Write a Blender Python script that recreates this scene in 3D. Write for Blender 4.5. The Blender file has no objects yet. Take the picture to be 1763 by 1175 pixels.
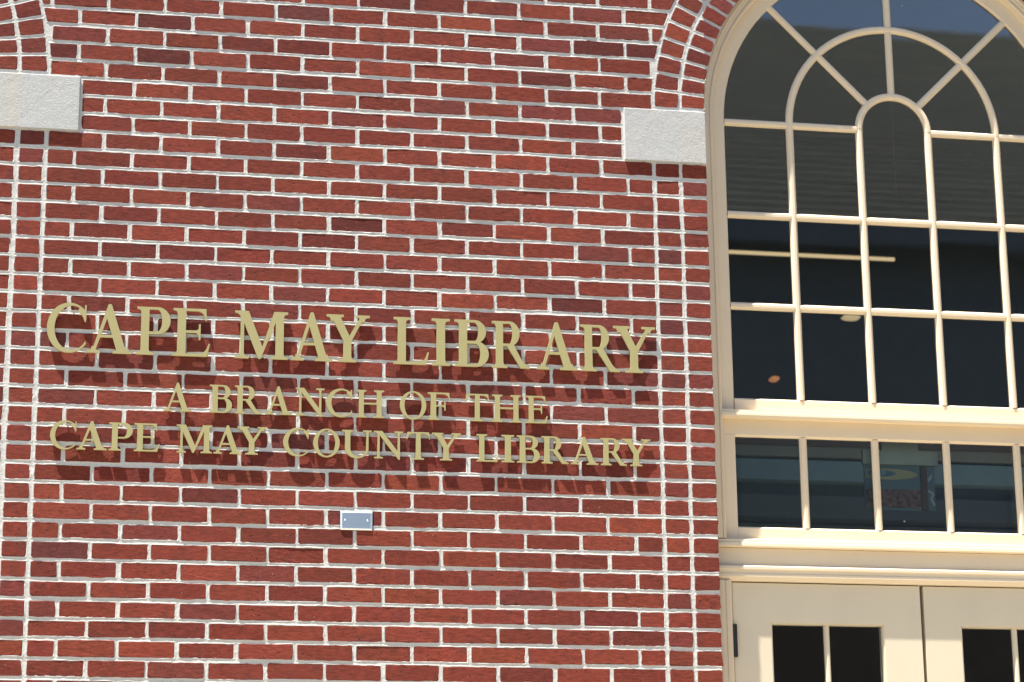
import bpy, bmesh, math, random
import numpy as np
from mathutils import Vector, Matrix
from mathutils.geometry import delaunay_2d_cdt

# ---------------------------------------------------------------- frame of reference
# X runs along the brick wall, y = 0 is the brick face (the street is at y < 0),
# Z is measured from the bed joint under the pale stones; ZG puts the ground at z = 0.
ZG = 4.56
scene = bpy.context.scene
col = scene.collection

# ---------------------------------------------------------------- camera
CX, CY, CZ = 0.0968, -8.3916, -3.0552
YAW, PIT, ROL, FPX = 0.187233, 0.266924, -0.010911, 4202.48
cf = Vector((math.sin(YAW)*math.cos(PIT), math.cos(YAW)*math.cos(PIT), math.sin(PIT)))
rt = cf.cross(Vector((0, 0, 1))).normalized(); up = rt.cross(cf)
c_, s_ = math.cos(ROL), math.sin(ROL)
cr, cu = c_*rt + s_*up, -s_*rt + c_*up
cam = bpy.data.cameras.new('camera'); camo = bpy.data.objects.new('camera', cam); col.objects.link(camo)
cam.sensor_fit = 'HORIZONTAL'; cam.sensor_width = 36.0; cam.lens = FPX/1763*36
cam.clip_start = 0.05; cam.clip_end = 3000
M3 = Matrix((cr, cu, -cf)).transposed()
camo.matrix_world = Matrix.Translation((CX, CY, CZ+ZG)) @ M3.to_4x4()
cam.dof.use_dof = True; cam.dof.focus_distance = 8.75; cam.dof.aperture_fstop = 2.6
scene.camera = camo

def project(X, y, Z):
    v = Vector((X-CX, y-CY, Z-CZ)); d = v.dot(cf)
    return 881.5+FPX*v.dot(cr)/d, 587.5-FPX*v.dot(cu)/d

# ---------------------------------------------------------------- sky, sun, exposure
SUN = Vector((-2.05, -1.0, 7.9)).normalized()          # direction towards the sun
world = bpy.data.worlds.new('World'); scene.world = world; world.use_nodes = True
wn = world.node_tree; bg = wn.nodes['Background']
sky = wn.nodes.new('ShaderNodeTexSky'); sky.sky_type = 'NISHITA'; sky.sun_disc = False
sky.sun_elevation = math.asin(SUN.z); sky.sun_rotation = math.atan2(SUN.x, SUN.y)
sky.air_density = 1.0; sky.dust_density = 1.2; sky.ozone_density = 1.0
wn.links.new(sky.outputs[0], bg.inputs[0]); bg.inputs[1].default_value = 0.062
sl = bpy.data.lights.new('sun', 'SUN'); sl.energy = 5.0; sl.angle = math.radians(0.53); sl.color = (1.0, 0.95, 0.87)
so = bpy.data.objects.new('sun', sl); col.objects.link(so); so.location = (-6, -4, 30)
so.rotation_euler = SUN.to_track_quat('Z', 'Y').to_euler()
scene.view_settings.view_transform = 'Standard'; scene.view_settings.look = 'None'
scene.view_settings.exposure = 1.74; scene.view_settings.gamma = 1.0
scene.cycles.max_bounces = 8; scene.cycles.transparent_max_bounces = 12
scene.cycles.caustics_reflective = False; scene.cycles.caustics_refractive = False

rng = random.Random(7)
nrg = np.random.default_rng(11)

# ---------------------------------------------------------------- small helpers
def mesh_obj(name, verts, faces, mat=None, parent=None, smooth=False, y_off=0.0):
    me = bpy.data.meshes.new(name)
    me.from_pydata([(v[0], v[1], v[2]) for v in verts], [], faces); me.validate(); me.update()
    if mat: me.materials.append(mat)
    if smooth: me.polygons.foreach_set('use_smooth', [True]*len(me.polygons))
    o = bpy.data.objects.new(name, me); col.objects.link(o)
    if parent: o.parent = parent
    return o

def tag(o, label=None, cat=None, group=None, kind=None):
    if label: o['label'] = label
    if cat: o['category'] = cat
    if group: o['group'] = group
    if kind: o['kind'] = kind
    return o

def empty(name, loc=(0, 0, 0)):
    o = bpy.data.objects.new(name, None); col.objects.link(o); o.location = loc; o.empty_display_size = 0.1
    return o

def box_vf(x0, x1, y0, y1, z0, z1, bev=0.0):
    bm = bmesh.new()
    vs = [bm.verts.new(p) for p in [(x0,y0,z0),(x1,y0,z0),(x1,y1,z0),(x0,y1,z0),(x0,y0,z1),(x1,y0,z1),(x1,y1,z1),(x0,y1,z1)]]
    for f in [(0,3,2,1),(4,5,6,7),(0,1,5,4),(1,2,6,5),(2,3,7,6),(3,0,4,7)]:
        bm.faces.new([vs[i] for i in f])
    if bev > 0:
        bmesh.ops.bevel(bm, geom=bm.edges[:], offset=bev, segments=2, affect='EDGES', profile=0.5)
    bm.verts.index_update()
    V = [tuple(v.co) for v in bm.verts]; F = [[v.index for v in f.verts] for f in bm.faces]
    bm.free()
    return V, F

def box(name, x0, x1, y0, y1, z0, z1, mat, parent=None, bev=0.0):
    V, F = box_vf(x0, x1, y0, y1, z0+ZG, z1+ZG, bev)
    return mesh_obj(name, V, F, mat, parent)

def sweep(name, path, prof, mat, parent=None, closed=False, y_shift=0.0):
    """path: (X,Z) points; prof: (offset to the left of travel, y) open polyline; ends are capped."""
    n = len(path); V = []; F = []; m = len(prof)
    for i in range(n):
        a = Vector(path[max(i-1, 0)]); b = Vector(path[i]); c = Vector(path[min(i+1, n-1)])
        d1 = (b-a); d2 = (c-b)
        if d1.length < 1e-9: d1 = d2
        if d2.length < 1e-9: d2 = d1
        d1 = d1.normalized(); d2 = d2.normalized()
        n1 = Vector((-d1.y, d1.x)); n2 = Vector((-d2.y, d2.x))
        nn = (n1+n2).normalized(); k = 1.0/max(0.3, nn.dot(n1))
        for o, y in prof:
            p = b+nn*o*k
            V.append((p.x, y+y_shift, p.y+ZG))
    for i in range(n-1):
        for j in range(m-1):
            a = i*m+j
            F.append((a, a+m, a+m+1, a+1))
    F.append(tuple(range(m))); F.append(tuple(reversed(range((n-1)*m, n*m))))
    o = mesh_obj(name, V, F, mat, parent)
    bm = bmesh.new(); bm.from_mesh(o.data); bmesh.ops.recalc_face_normals(bm, faces=bm.faces[:]); bm.to_mesh(o.data); bm.free()
    return o

def prism(name, poly, y0, y1, mat, parent=None):
    n = len(poly)
    V = [(x, y0, z+ZG) for x, z in poly]+[(x, y1, z+ZG) for x, z in poly]
    F = [tuple(range(n)), tuple(reversed(range(n, 2*n)))]+[(i, i+n, (i+1) % n+n, (i+1) % n) for i in range(n)]
    o = mesh_obj(name, V, F, mat, parent)
    bm = bmesh.new(); bm.from_mesh(o.data); bmesh.ops.recalc_face_normals(bm, faces=bm.faces[:]); bm.to_mesh(o.data); bm.free()
    return o

# ---------------------------------------------------------------- materials
def new_mat(name):
    m = bpy.data.materials.new(name); m.use_nodes = True
    nt = m.node_tree; b = nt.nodes['Principled BSDF']
    return m, nt, b

def N(nt, t, **kw):
    n = nt.nodes.new(t)
    for k, v in kw.items(): setattr(n, k, v)
    return n

def noise(nt, vec, scale, detail=4, rough=0.6):
    n = N(nt, 'ShaderNodeTexNoise'); n.inputs['Scale'].default_value = scale
    n.inputs['Detail'].default_value = detail; n.inputs['Roughness'].default_value = rough
    nt.links.new(vec, n.inputs['Vector']); return n.outputs['Fac']

def maprange(nt, v, a, b, c, d):
    n = N(nt, 'ShaderNodeMapRange'); nt.links.new(v, n.inputs['Value'])
    for i, x in zip(('From Min', 'From Max', 'To Min', 'To Max'), (a, b, c, d)): n.inputs[i].default_value = x
    return n.outputs['Result']

def mixc(nt, fac, a, b, mode='MIX'):
    n = N(nt, 'ShaderNodeMix', data_type='RGBA', blend_type=mode)
    for s, v in ((0, fac), (6, a), (7, b)):
        if isinstance(v, (int, float)): n.inputs[s].default_value = v
        elif isinstance(v, tuple): n.inputs[s].default_value = (*v, 1.0) if len(v) == 3 else v
        else: nt.links.new(v, n.inputs[s])
    return n.outputs[2]

def math_(nt, op, a, b=None):
    n = N(nt, 'ShaderNodeMath', operation=op)
    for i, v in enumerate((a, b)):
        if v is None: continue
        if isinstance(v, (int, float)): n.inputs[i].default_value = v
        else: nt.links.new(v, n.inputs[i])
    return n.outputs[0]

def bump(nt, b, h, strength, dist):
    n = N(nt, 'ShaderNodeBump'); n.inputs['Strength'].default_value = strength; n.inputs['Distance'].default_value = dist
    nt.links.new(h, n.inputs['Height']); nt.links.new(n.outputs[0], b.inputs['Normal'])

def stretched(nt, sx, sy, sz):
    g = N(nt, 'ShaderNodeNewGeometry'); mp = N(nt, 'ShaderNodeMapping'); mp.inputs['Scale'].default_value = (sx, sy, sz)
    nt.links.new(g.outputs['Position'], mp.inputs['Vector']); return mp.outputs[0]

def brick_mat(name, per_object):
    m, nt, b = new_mat(name)
    P = stretched(nt, 1, 1, 1); S = stretched(nt, 0.45, 1, 1.6); T = stretched(nt, 1.5, 1, 0.35)
    if per_object:
        base = N(nt, 'ShaderNodeObjectInfo').outputs['Color']
    else:
        base = N(nt, 'ShaderNodeAttribute', attribute_name='tint').outputs['Color']
    big = noise(nt, P, 13, 3, 0.55); mid = noise(nt, S, 75, 4, 0.65); fine = noise(nt, P, 300, 4, 0.75); drag = noise(nt, T, 60, 4, 0.6)
    c = mixc(nt, maprange(nt, big, 0.50, 0.72, 0.0, 0.36), base, (0.092, 0.034, 0.033))       # purple flash marks
    c = mixc(nt, maprange(nt, drag, 0.56, 0.74, 0.0, 0.35), c, (0.235, 0.070, 0.040))          # orange drag marks
    c = mixc(nt, 1.0, c, mixc(nt, maprange(nt, mid, 0.30, 0.70, 0.0, 1.0), (0.66, 0.66, 0.67), (1.30, 1.26, 1.24)), 'MULTIPLY')
    c = mixc(nt, maprange(nt, fine, 0.30, 0.70, 0.0, 1.0), mixc(nt, 1.0, c, (0.70, 0.68, 0.68), 'MULTIPLY'), mixc(nt, 1.0, c, (1.26, 1.26, 1.28), 'MULTIPLY'))
    vo = N(nt, 'ShaderNodeTexVoronoi'); vo.inputs['Scale'].default_value = 48; nt.links.new(P, vo.inputs['Vector'])
    sp = maprange(nt, vo.outputs['Distance'], 0.05, 0.10, 0.55, 0.0)
    sel = maprange(nt, N(nt, 'ShaderNodeSeparateColor').outputs[0], 0, 1, 0, 1)
    sc = nt.nodes[-2] if False else N(nt, 'ShaderNodeSeparateColor'); nt.links.new(vo.outputs['Color'], sc.inputs[0])
    pick = maprange(nt, sc.outputs[0], 0.90, 0.92, 0.0, 1.0)
    c = mixc(nt, math_(nt, 'MULTIPLY', sp, pick), c, (0.55, 0.42, 0.36))                       # pale grit
    pick2 = maprange(nt, sc.outputs[1], 0.90, 0.92, 0.0, 1.0)
    sp2 = maprange(nt, vo.outputs['Distance'], 0.08, 0.22, 0.75, 0.0)
    c = mixc(nt, math_(nt, 'MULTIPLY', sp2, pick2), c, (0.035, 0.018, 0.016))                  # pits and dark cores
    nt.links.new(c, b.inputs['Base Color']); b.inputs['Roughness'].default_value = 0.92
    b.inputs['Specular IOR Level'].default_value = 0.2
    h = math_(nt, 'ADD', math_(nt, 'MULTIPLY', mid, 0.5), math_(nt, 'ADD', math_(nt, 'MULTIPLY', fine, 1.15), math_(nt, 'MULTIPLY', big, 0.6)))
    h = math_(nt, 'SUBTRACT', h, math_(nt, 'MULTIPLY', math_(nt, 'MULTIPLY', sp2, pick2), 0.5))
    bump(nt, b, h, 0.8, 0.0024)
    return m

def plain(name, rgb, rough=0.5, metal=0.0, spec=0.4, var=0.06, vscale=9, bmp=0.0, bscale=300):
    m, nt, b = new_mat(name)
    P = stretched(nt, 1, 1, 1)
    f = noise(nt, P, vscale, 4, 0.6)
    c = mixc(nt, maprange(nt, f, 0.3, 0.7, 0, 1), tuple(x*(1-var) for x in rgb), tuple(min(1, x*(1+var)) for x in rgb))
    nt.links.new(c, b.inputs['Base Color']); b.inputs['Roughness'].default_value = rough
    b.inputs['Metallic'].default_value = metal; b.inputs['Specular IOR Level'].default_value = spec
    if bmp: bump(nt, b, noise(nt, P, bscale, 3, 0.6), bmp, 0.001)
    return m

M_brick = brick_mat('brick_each', True)
M_brick_rest = brick_mat('brick_rest', False)

def mortar_mat():
    m, nt, b = new_mat('lime_mortar'); P = stretched(nt, 1, 1, 1)
    f = noise(nt, P, 330, 4, 0.7); g = noise(nt, P, 9, 4, 0.6); q = noise(nt, P, 900, 2, 0.5)
    c = mixc(nt, maprange(nt, f, 0.32, 0.68, 0, 1), (0.47, 0.46, 0.43), (0.69, 0.675, 0.635))
    c = mixc(nt, maprange(nt, g, 0.45, 0.75, 0, 0.35), c, (0.54, 0.515, 0.455))
    nt.links.new(c, b.inputs['Base Color']); b.inputs['Roughness'].default_value = 0.95; b.inputs['Specular IOR Level'].default_value = 0.1
    bump(nt, b, math_(nt, 'ADD', f, math_(nt, 'MULTIPLY', q, 0.6)), 0.5, 0.0012)
    return m
M_mortar = mortar_mat()

def stone_mat():
    m, nt, b = new_mat('cast_stone'); P = stretched(nt, 1, 1, 1); V_ = stretched(nt, 11, 1, 0.9)
    f = noise(nt, P, 150, 5, 0.75); g = noise(nt, V_, 1.0, 3, 0.5); k = noise(nt, P, 20, 4, 0.6)
    c = mixc(nt, maprange(nt, f, 0.3, 0.7, 0, 1), (0.40, 0.405, 0.395), (0.555, 0.555, 0.54))
    c = mixc(nt, maprange(nt, g, 0.52, 0.66, 0, 0.32), c, (0.56, 0.48, 0.35))
    c = mixc(nt, maprange(nt, k, 0.55, 0.75, 0, 0.3), c, (0.57, 0.57, 0.56))
    nt.links.new(c, b.inputs['Base Color']); b.inputs['Roughness'].default_value = 0.9; b.inputs['Specular IOR Level'].default_value = 0.15
    bump(nt, b, math_(nt, 'ADD', f, math_(nt, 'MULTIPLY', k, 1.2)), 0.6, 0.0025)
    return m
M_stone = stone_mat()
M_letter = plain('gold_paint', (0.39, 0.348, 0.165), 0.48, 0.0, 0.25, 0.03, 30, 0.04, 500)
M_stud = plain('stud_metal', (0.25, 0.24, 0.2), 0.5, 0.6)
M_paint = plain('cream_paint', (0.765, 0.64, 0.465), 0.45, 0.0, 0.35, 0.025, 5, 0.03, 120)
M_doorpaint = plain('cream_door_paint', (0.71, 0.62, 0.465), 0.45, 0.0, 0.35, 0.03, 4, 0.03, 120)
M_gap = plain('rubber_seal', (0.006, 0.006, 0.005), 0.9)
M_hinge = plain('dark_hinge_metal', (0.045, 0.042, 0.04), 0.45, 0.6)
M_steel = plain('brushed_steel', (0.62, 0.63, 0.65), 0.28, 1.0, 0.5, 0.03, 200)
M_steel_edge = plain('polished_steel', (0.85, 0.85, 0.84), 0.35, 0.7, 0.5, 0.02)

def glass_mat():
    m, nt, b = new_mat('window_glass'); nt.nodes.remove(b)
    out = [n for n in nt.nodes if n.type == 'OUTPUT_MATERIAL'][0]
    fr = N(nt, 'ShaderNodeFresnel'); fr.inputs['IOR'].default_value = 1.52
    tr = N(nt, 'ShaderNodeBsdfTransparent'); tr.inputs[0].default_value = (0.93, 0.95, 0.94, 1)
    gl = N(nt, 'ShaderNodeBsdfGlossy'); gl.inputs['Roughness'].default_value = 0.012; gl.inputs[0].default_value = (0.96, 0.98, 1, 1)
    P = stretched(nt, 1, 1, 1)
    bp_ = N(nt, 'ShaderNodeBump'); bp_.inputs['Strength'].default_value = 0.0012; bp_.inputs['Distance'].default_value = 0.01
    nt.links.new(noise(nt, stretched(nt, 1, 1, 2.5), 14, 2, 0.5), bp_.inputs['Height'])
    nt.links.new(bp_.outputs[0], gl.inputs['Normal'])
    mx = N(nt, 'ShaderNodeMixShader')
    nt.links.new(math_(nt, 'MULTIPLY', fr.outputs[0], 2.15), mx.inputs[0])
    nt.links.new(tr.outputs[0], mx.inputs[1]); nt.links.new(gl.outputs[0], mx.inputs[2])
    vo = N(nt, 'ShaderNodeTexVoronoi'); vo.inputs['Scale'].default_value = 9.0; nt.links.new(P, vo.inputs['Vector'])
    sc = N(nt, 'ShaderNodeSeparateColor'); nt.links.new(vo.outputs['Color'], sc.inputs[0])
    pick = maprange(nt, sc.outputs[0], 0.55, 0.57, 0, 1)
    sp = math_(nt, 'MULTIPLY', maprange(nt, vo.outputs['Distance'], 0.016, 0.034, 0.8, 0.0), pick)
    df = N(nt, 'ShaderNodeBsdfDiffuse'); df.inputs[0].default_value = (0.5, 0.5, 0.47, 1)
    m2 = N(nt, 'ShaderNodeMixShader'); nt.links.new(sp, m2.inputs[0]); nt.links.new(mx.outputs[0], m2.inputs[1]); nt.links.new(df.outputs[0], m2.inputs[2])
    nt.links.new(m2.outputs[0], out.inputs[0])
    return m
M_glass = glass_mat()

def emit(name, rgb, s):
    m, nt, b = new_mat(name)
    b.inputs['Base Color'].default_value = (*rgb, 1); b.inputs['Emission Color'].default_value = (*rgb, 1); b.inputs['Emission Strength'].default_value = s
    return m

# ================================================================= GROUND
def ground_mat(name, a, b_, sc):
    m, nt, b = new_mat(name); P = stretched(nt, 1, 1, 1)
    f = noise(nt, P, sc, 6, 0.65); g = noise(nt, P, 0.4, 3, 0.5)
    c = mixc(nt, maprange(nt, f, 0.3, 0.7, 0, 1), a, b_); c = mixc(nt, maprange(nt, g, 0.4, 0.7, 0, 0.3), c, a)
    nt.links.new(c, b.inputs['Base Color']); b.inputs['Roughness'].default_value = 0.95; bump(nt, b, f, 0.4, 0.01)
    return m
M_asph = ground_mat('asphalt', (0.06, 0.06, 0.058), (0.10, 0.098, 0.092), 60)
M_conc = ground_mat('concrete_walk', (0.29, 0.257, 0.193), (0.37, 0.327, 0.253), 40)
def sheet(name, x0, x1, y0, y1, z, mat):
    return mesh_obj(name, [(x0, y0, z), (x1, y0, z), (x1, y1, z), (x0, y1, z)], [(0, 1, 2, 3)], mat)
tag(sheet('ground', -1500, 1500, -1500, 1500, 0.0, M_asph), kind='structure')
V, F = box_vf(-14, 18, -5.5, -0.004, -0.1, 0.12, 0.012)
tag(mesh_obj('pavement', V, F, M_conc), kind='structure')

# ================================================================= BRICK WALL
H = 0.067733; L = 0.2032; HB = 0.0145; HJ = 0.0138
XC = 3.221; RO = 0.785; ZS = 0.214; XJ = XC-RO          # window centre, opening radius, springing, left jamb
XL = 2.2352-XC                                           # centre of the neighbouring window (mirror image)
R1 = RO+0.087; R2 = R1+0.0165; R3 = R2+0.087; R4 = R3+0.0155
wall = empty('brick_facade', (1.1, 0, 0))
tag(wall, 'red brick wall with pale mortar carrying the gold lettering, stone blocks beside its arches', 'wall')
wall_inv = Matrix.Translation((-1.1, 0, 0))

PAL = [((0.196, 0.0405, 0.0250), 36), ((0.178, 0.0365, 0.0235), 30), ((0.216, 0.0455, 0.0280), 20), ((0.152, 0.0315, 0.0230), 9),
       ((0.168, 0.0395, 0.0310), 11), ((0.226, 0.0480, 0.0265), 6), ((0.120, 0.0265, 0.0205), 3), ((0.140, 0.0380, 0.0330), 2)]
def brick_col():
    c = rng.choices([p[0] for p in PAL], [p[1] for p in PAL])[0]; k = rng.uniform(0.9, 1.1)
    return tuple(x*k*rng.uniform(0.96, 1.04) for x in c)

def brick_geo(q, depth, r):
    """q: 4 corners (x,z) counter-clockwise seen from the street. Rough-edged block, front near y=0."""
    out = []
    for i in range(4):
        a = Vector(q[i]); b = Vector(q[(i+1) % 4]); ln = (b-a).length
        n = max(2, min(8, int(ln/0.024)))
        d = (b-a)/ln; nn = Vector((d.y, -d.x))
        cut = min(0.008, ln*0.2)*r.uniform(0.25, 1.0); wob = r.uniform(-0.0008, 0.0012)
        for k in range(n+1):
            t = cut/ln+(1-2*cut/ln)*k/n
            p = a+(b-a)*t+nn*(r.gauss(0, 0.0010)+wob*math.sin(math.pi*k/n))
            out.append(p)
    c = sum(out, Vector((0, 0)))/len(out); n = len(out)
    V = []; chip = r.uniform(0.0008, 0.0020)
    for p in out:
        d = (c-p); d = d/max(d.length, 1e-6)
        ix = math.copysign(min(chip, abs(p.x-c.x)*0.5), c.x-p.x); iz = math.copysign(min(chip, abs(p.y-c.y)*0.5), c.y-p.y)
        V.append((p.x+ix*0.8, r.gauss(0, 0.00025), p.y+iz*0.8))
    for p in out: V.append((p.x, 0.0018, p.y))
    for p in out: V.append((p.x, depth, p.y))
    F = [tuple(range(n))]
    for i in range(n):
        j = (i+1) % n
        F.append((i, i+n, j+n, j)); F.append((i+n, i+2*n, j+2*n, j+n))
    return V, F

class Brick: pass
MX = 2.2352
def add2(kind, q, depth=0.09):
    add(kind, q, depth); add(kind, [(MX-q[1][0], q[1][1]), (MX-q[0][0], q[0][1]), (MX-q[3][0], q[3][1]), (MX-q[2][0], q[2][1])], depth)
bricks = []
def add(kind, quad, depth=0.09):
    b = Brick(); b.kind = kind; b.q = quad; b.depth = depth
    xs = [p[0] for p in quad]; zs = [p[1] for p in quad]
    b.c = (sum(xs)/4, sum(zs)/4)
    px = [project(x, 0, z) for x, z in quad]
    x0, x1 = min(p[0] for p in px), max(p[0] for p in px); y0, y1 = min(p[1] for p in px), max(p[1] for p in px)
    w = max(0, min(x1, 1763)-max(x0, 0)); h = max(0, min(y1, 1175)-max(y0, 0)); b.area = w*h
    b.col = brick_col(); bricks.append(b); return b

def xlim(Z):
    """left/right limit of the running bond panel at height Z"""
    if Z < 0: return 0.0075, 2.2352-0.0075
    if Z < 0.2032: return 0.1215, 2.1125
    dz = Z-ZS
    if dz < R4:
        h = math.sqrt(max(R4*R4-max(dz, 0)**2, 0)); return XL+h, XC-h
    return MX-XC-1.8, XC+1.8
KTOP, KBOT = -22, 66
for k in range(KTOP, KBOT+1):
    zt, zb = -(k-1)*H-HB/2, -k*H+HB/2
    zm = (zt+zb)/2
    a0, a1 = xlim(zb+1e-4 if k > -3 else zm); t0, t1 = xlim(zt)
    b0, b1 = xlim(zb) if k <= -3 else (a0, a1)
    if k > -3: t0, t1 = a0, a1
    lo, hi = max(b0, t0), min(b1, t1)
    off = 0.0 if k % 2 else L/2
    for i in range(-18, 26):
        x0 = off+i*L+HJ/2; x1 = off+(i+1)*L-HJ/2
        if x1 < min(b0, t0)+0.005 or x0 > max(b1, t1)-0.005: continue
        j0, j1 = rng.gauss(0, 0.0012), rng.gauss(0, 0.0012); jz0, jz1 = rng.gauss(0, 0.0011), rng.gauss(0, 0.0011)
        full = x0 >= lo-0.009 and x1 <= hi+0.009
        if full:
            add('brick', [(max(x0+j0, lo), zb+jz0), (min(x1+j1, hi), zb+jz0), (min(x1+j1, hi), zt+jz1), (max(x0+j0, lo), zt+jz1)])
        else:
            q = [(max(x0, b0), zb), (min(x1, b1), zb), (min(x1, t1), zt), (max(x0, t0), zt)]
            wb, wt = q[1][0]-q[0][0], q[2][0]-q[3][0]
            if wb+wt < 0.016 or max(wb, wt) < 0.010: continue
            if wb < 0.003: q[0] = (q[1][0]-0.003, q[0][1])
            if wt < 0.003: q[3] = (q[2][0]-0.003, q[3][1])
            add('cut_brick' if (x1-x0) > 1.3*(q[1][0]-q[0][0]) else 'brick', q)
    if k >= 1:                                           # stacked headers beside the openings
        for xa, xb in ((2.2352+0.0078, 2.3368-0.0075), (2.3368+0.0078, XJ), (-0.1016+0.0090, -0.0100), (2.2352-XJ, -0.1016-0.0100),
                       (XC+RO, XC+RO+0.0935), (XC+RO+0.109, XC+RO+0.195), (MX-XC-RO-0.0935, MX-XC-RO), (MX-XC-RO-0.195, MX-XC-RO-0.109)):
            g = lambda: rng.gauss(0, 0.0011)
            add('header_brick', [(xa+abs(g()), zb+g()*.6), (xb+g(), zb+g()*.6), (xb+g(), zt+g()*.6), (xa+abs(g()), zt+g()*.6)], 0.15)
        if True:                                         # masonry beyond the entrance
            xs = XC+RO+0.2105
            for i in range(4):
                x0 = xs+(i-(0 if k % 2 else 0.5))*L; x1 = x0+L-HJ; x0 = max(x0, xs)
                if x1-x0 > 0.03: add2('brick', [(x0, zb), (x1, zb), (x1, zt), (x0, zt)])
    elif k <= 0:
        xs = XC+RO+0.33 if k > -3 else None
        if xs:
            for i in range(3):
                x0 = xs+(i-(0 if k % 2 else 0.5))*L; x1 = x0+L-HJ; x0 = max(x0, xs)
                if x1-x0 > 0.03: add2('brick', [(x0, zb), (x1, zb), (x1, zt), (x0, zt)])
        else:
            dz = zm-ZS
            if dz < R4:
                xs = XC+math.sqrt(R4*R4-max(dz, 0)**2)
                for i in range(-1, 6):
                    x0 = XC+1.0+(i-(0 if k % 2 else 0.5))*L; x1 = x0+L-HJ; x0 = max(x0, xs)
                    if x1-x0 > 0.02 and x1 < XC+1.85: add2('brick', [(x0, zb), (x1, zb), (x1, zt), (x0, zt)])
NA = 42
for cx, sgn in ((XC, 1), (XL, -1)):
    for ra, rb, ph in ((RO, R1, 0.0), (R2, R3, 0.004)):
        for i in range(NA):
            th0 = math.pi*i/NA; th1 = math.pi*(i+1)/NA
            gj = 0.0072
            def pt(r, th, s):
                th += s*gj/r
                return (cx-sgn*math.cos(th)*r, ZS+math.sin(th)*r)
            e = lambda: rng.gauss(0, 0.0011)
            q = [pt(rb+e(), th0, 1), pt(ra+abs(e())*.5, th0, 1), pt(ra+abs(e())*.5, th1, -1), pt(rb+e(), th1, -1)]
            if sgn < 0: q = [q[1], q[0], q[3], q[2]]
            add('arch_brick', q, 0.15)

# individual bricks: every header and voussoir in view, and the 300 stretchers that show largest
vis = [b for b in bricks if b.kind == 'brick' and b.area > 300]
vis.sort(key=lambda b: -b.area)
single = set(id(b) for b in vis[:300])
for kd in ('header_brick', 'arch_brick', 'cut_brick'):
    single |= set(id(b) for b in bricks if b.kind == kd and b.area > 40)
variants = []
for i in range(18):
    r = random.Random(100+i); hl, hh = (L-HJ)/2, (H-HB)/2
    Vb, Fb = brick_geo([(-hl, -hh), (hl, -hh), (hl, hh), (-hl, hh)], 0.09, r)
    me = bpy.data.meshes.new('brick'); me.from_pydata(Vb, [], Fb); me.update(); me.materials.append(M_brick); variants.append(me)
restV, restF, restC = [], [], []
for b in bricks:
    w = b.q[1][0]-b.q[0][0]; h = b.q[2][1]-b.q[1][1]
    if id(b) in single:
        if b.kind == 'brick' and w > 0.15:
            o = bpy.data.objects.new('brick', rng.choice(variants)); col.objects.link(o)
            o.scale = (w/(L-HJ), 1, h/(H-HB))
        else:
            Vb, Fb = brick_geo([(x-b.c[0], z-b.c[1]) for x, z in b.q], b.depth, rng)
            o = mesh_obj(b.kind if b.kind != 'cut_brick' else 'brick', Vb, Fb, M_brick)
        o.parent = wall; o.matrix_parent_inverse = wall_inv
        o.location = (b.c[0], rng.gauss(0, 0.0006), b.c[1]+ZG)
        o.rotation_euler = (rng.gauss(0, 0.006), rng.gauss(0, 0.0025), rng.gauss(0, 0.004))
        o.color = (*b.col, 1)
    else:
        Vb, Fb = brick_geo(b.q, b.depth, rng); n0 = len(restV); yo = rng.gauss(0, 0.0006)
        restV += [(v[0], v[1]+yo, v[2]+ZG) for v in Vb]; restF += [tuple(i+n0 for i in f) for f in Fb]; restC += [(*b.col, 1)]*len(Vb)
o = mesh_obj('brickwork', restV, restF, M_brick_rest, wall); o.matrix_parent_inverse = wall_inv; tag(o, kind='stuff')
at = o.data.attributes.new('tint', 'FLOAT_COLOR', 'POINT'); at.data.foreach_set('color', np.array(restC, dtype=np.float32).ravel())

# ---- mortar: one real relief, hollow between the bricks, flush at their edges
DX, DZ = 0.0030, 0.0019
xs = np.arange(-0.215, 2.447, DX); zs = np.arange(-2.13, 1.03, DZ)
nx, nz = len(xs), len(zs)
dist = np.full((nz, nx), 0.012, np.float32)
stones = [[(XJ-0.312, 0.0), (XJ+0.05, 0.0), (XJ+0.05, 0.2035), (XJ-0.312, 0.2035)],
          [(2.2352-XJ-0.05, 0.0), (2.2352-XJ+0.311, 0.0), (2.2352-XJ+0.311, 0.2035), (2.2352-XJ-0.05, 0.2035)]]
for q in [b.q for b in bricks]+stones:
    qx = [p[0] for p in q]; qz = [p[1] for p in q]; mg = 0.012
    i0, i1 = np.searchsorted(xs, min(qx)-mg), np.searchsorted(xs, max(qx)+mg)
    k0, k1 = np.searchsorted(zs, min(qz)-mg), np.searchsorted(zs, max(qz)+mg)
    if i1 <= i0 or k1 <= k0: continue
    gx, gz = np.meshgrid(xs[i0:i1], zs[k0:k1])
    sd = np.full(gx.shape, -9.0)
    for i in range(4):
        a = q[i]; b2 = q[(i+1) % 4]; dx, dz = b2[0]-a[0], b2[1]-a[1]; ln = math.hypot(dx, dz)
        if ln < 1e-6: continue
        sd = np.maximum(sd, ((gx-a[0])*dz-(gz-a[1])*dx)/ln)
    dist[k0:k1, i0:i1] = np.minimum(dist[k0:k1, i0:i1], sd)
def gnoise(sx, sz):
    a = nrg.standard_normal((nz, nx)); fx = np.fft.fftfreq(nx)[None, :]; fz = np.fft.fftfreq(nz)[:, None]
    a = np.fft.ifft2(np.fft.fft2(a)*np.exp(-2*(math.pi**2)*((fx*sx)**2+(fz*sz)**2))).real
    return (a/a.std()).astype(np.float32)
n_fine = gnoise(0.8, 1.1); n_mid = gnoise(3.2, 3.6); n_big = gnoise(14, 6)
d2 = dist+0.0005*n_mid+0.0007*n_big
t = np.clip(d2/0.0066, 0, 1); t = 1-(1-t)**2                    # concave tooled joint
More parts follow.
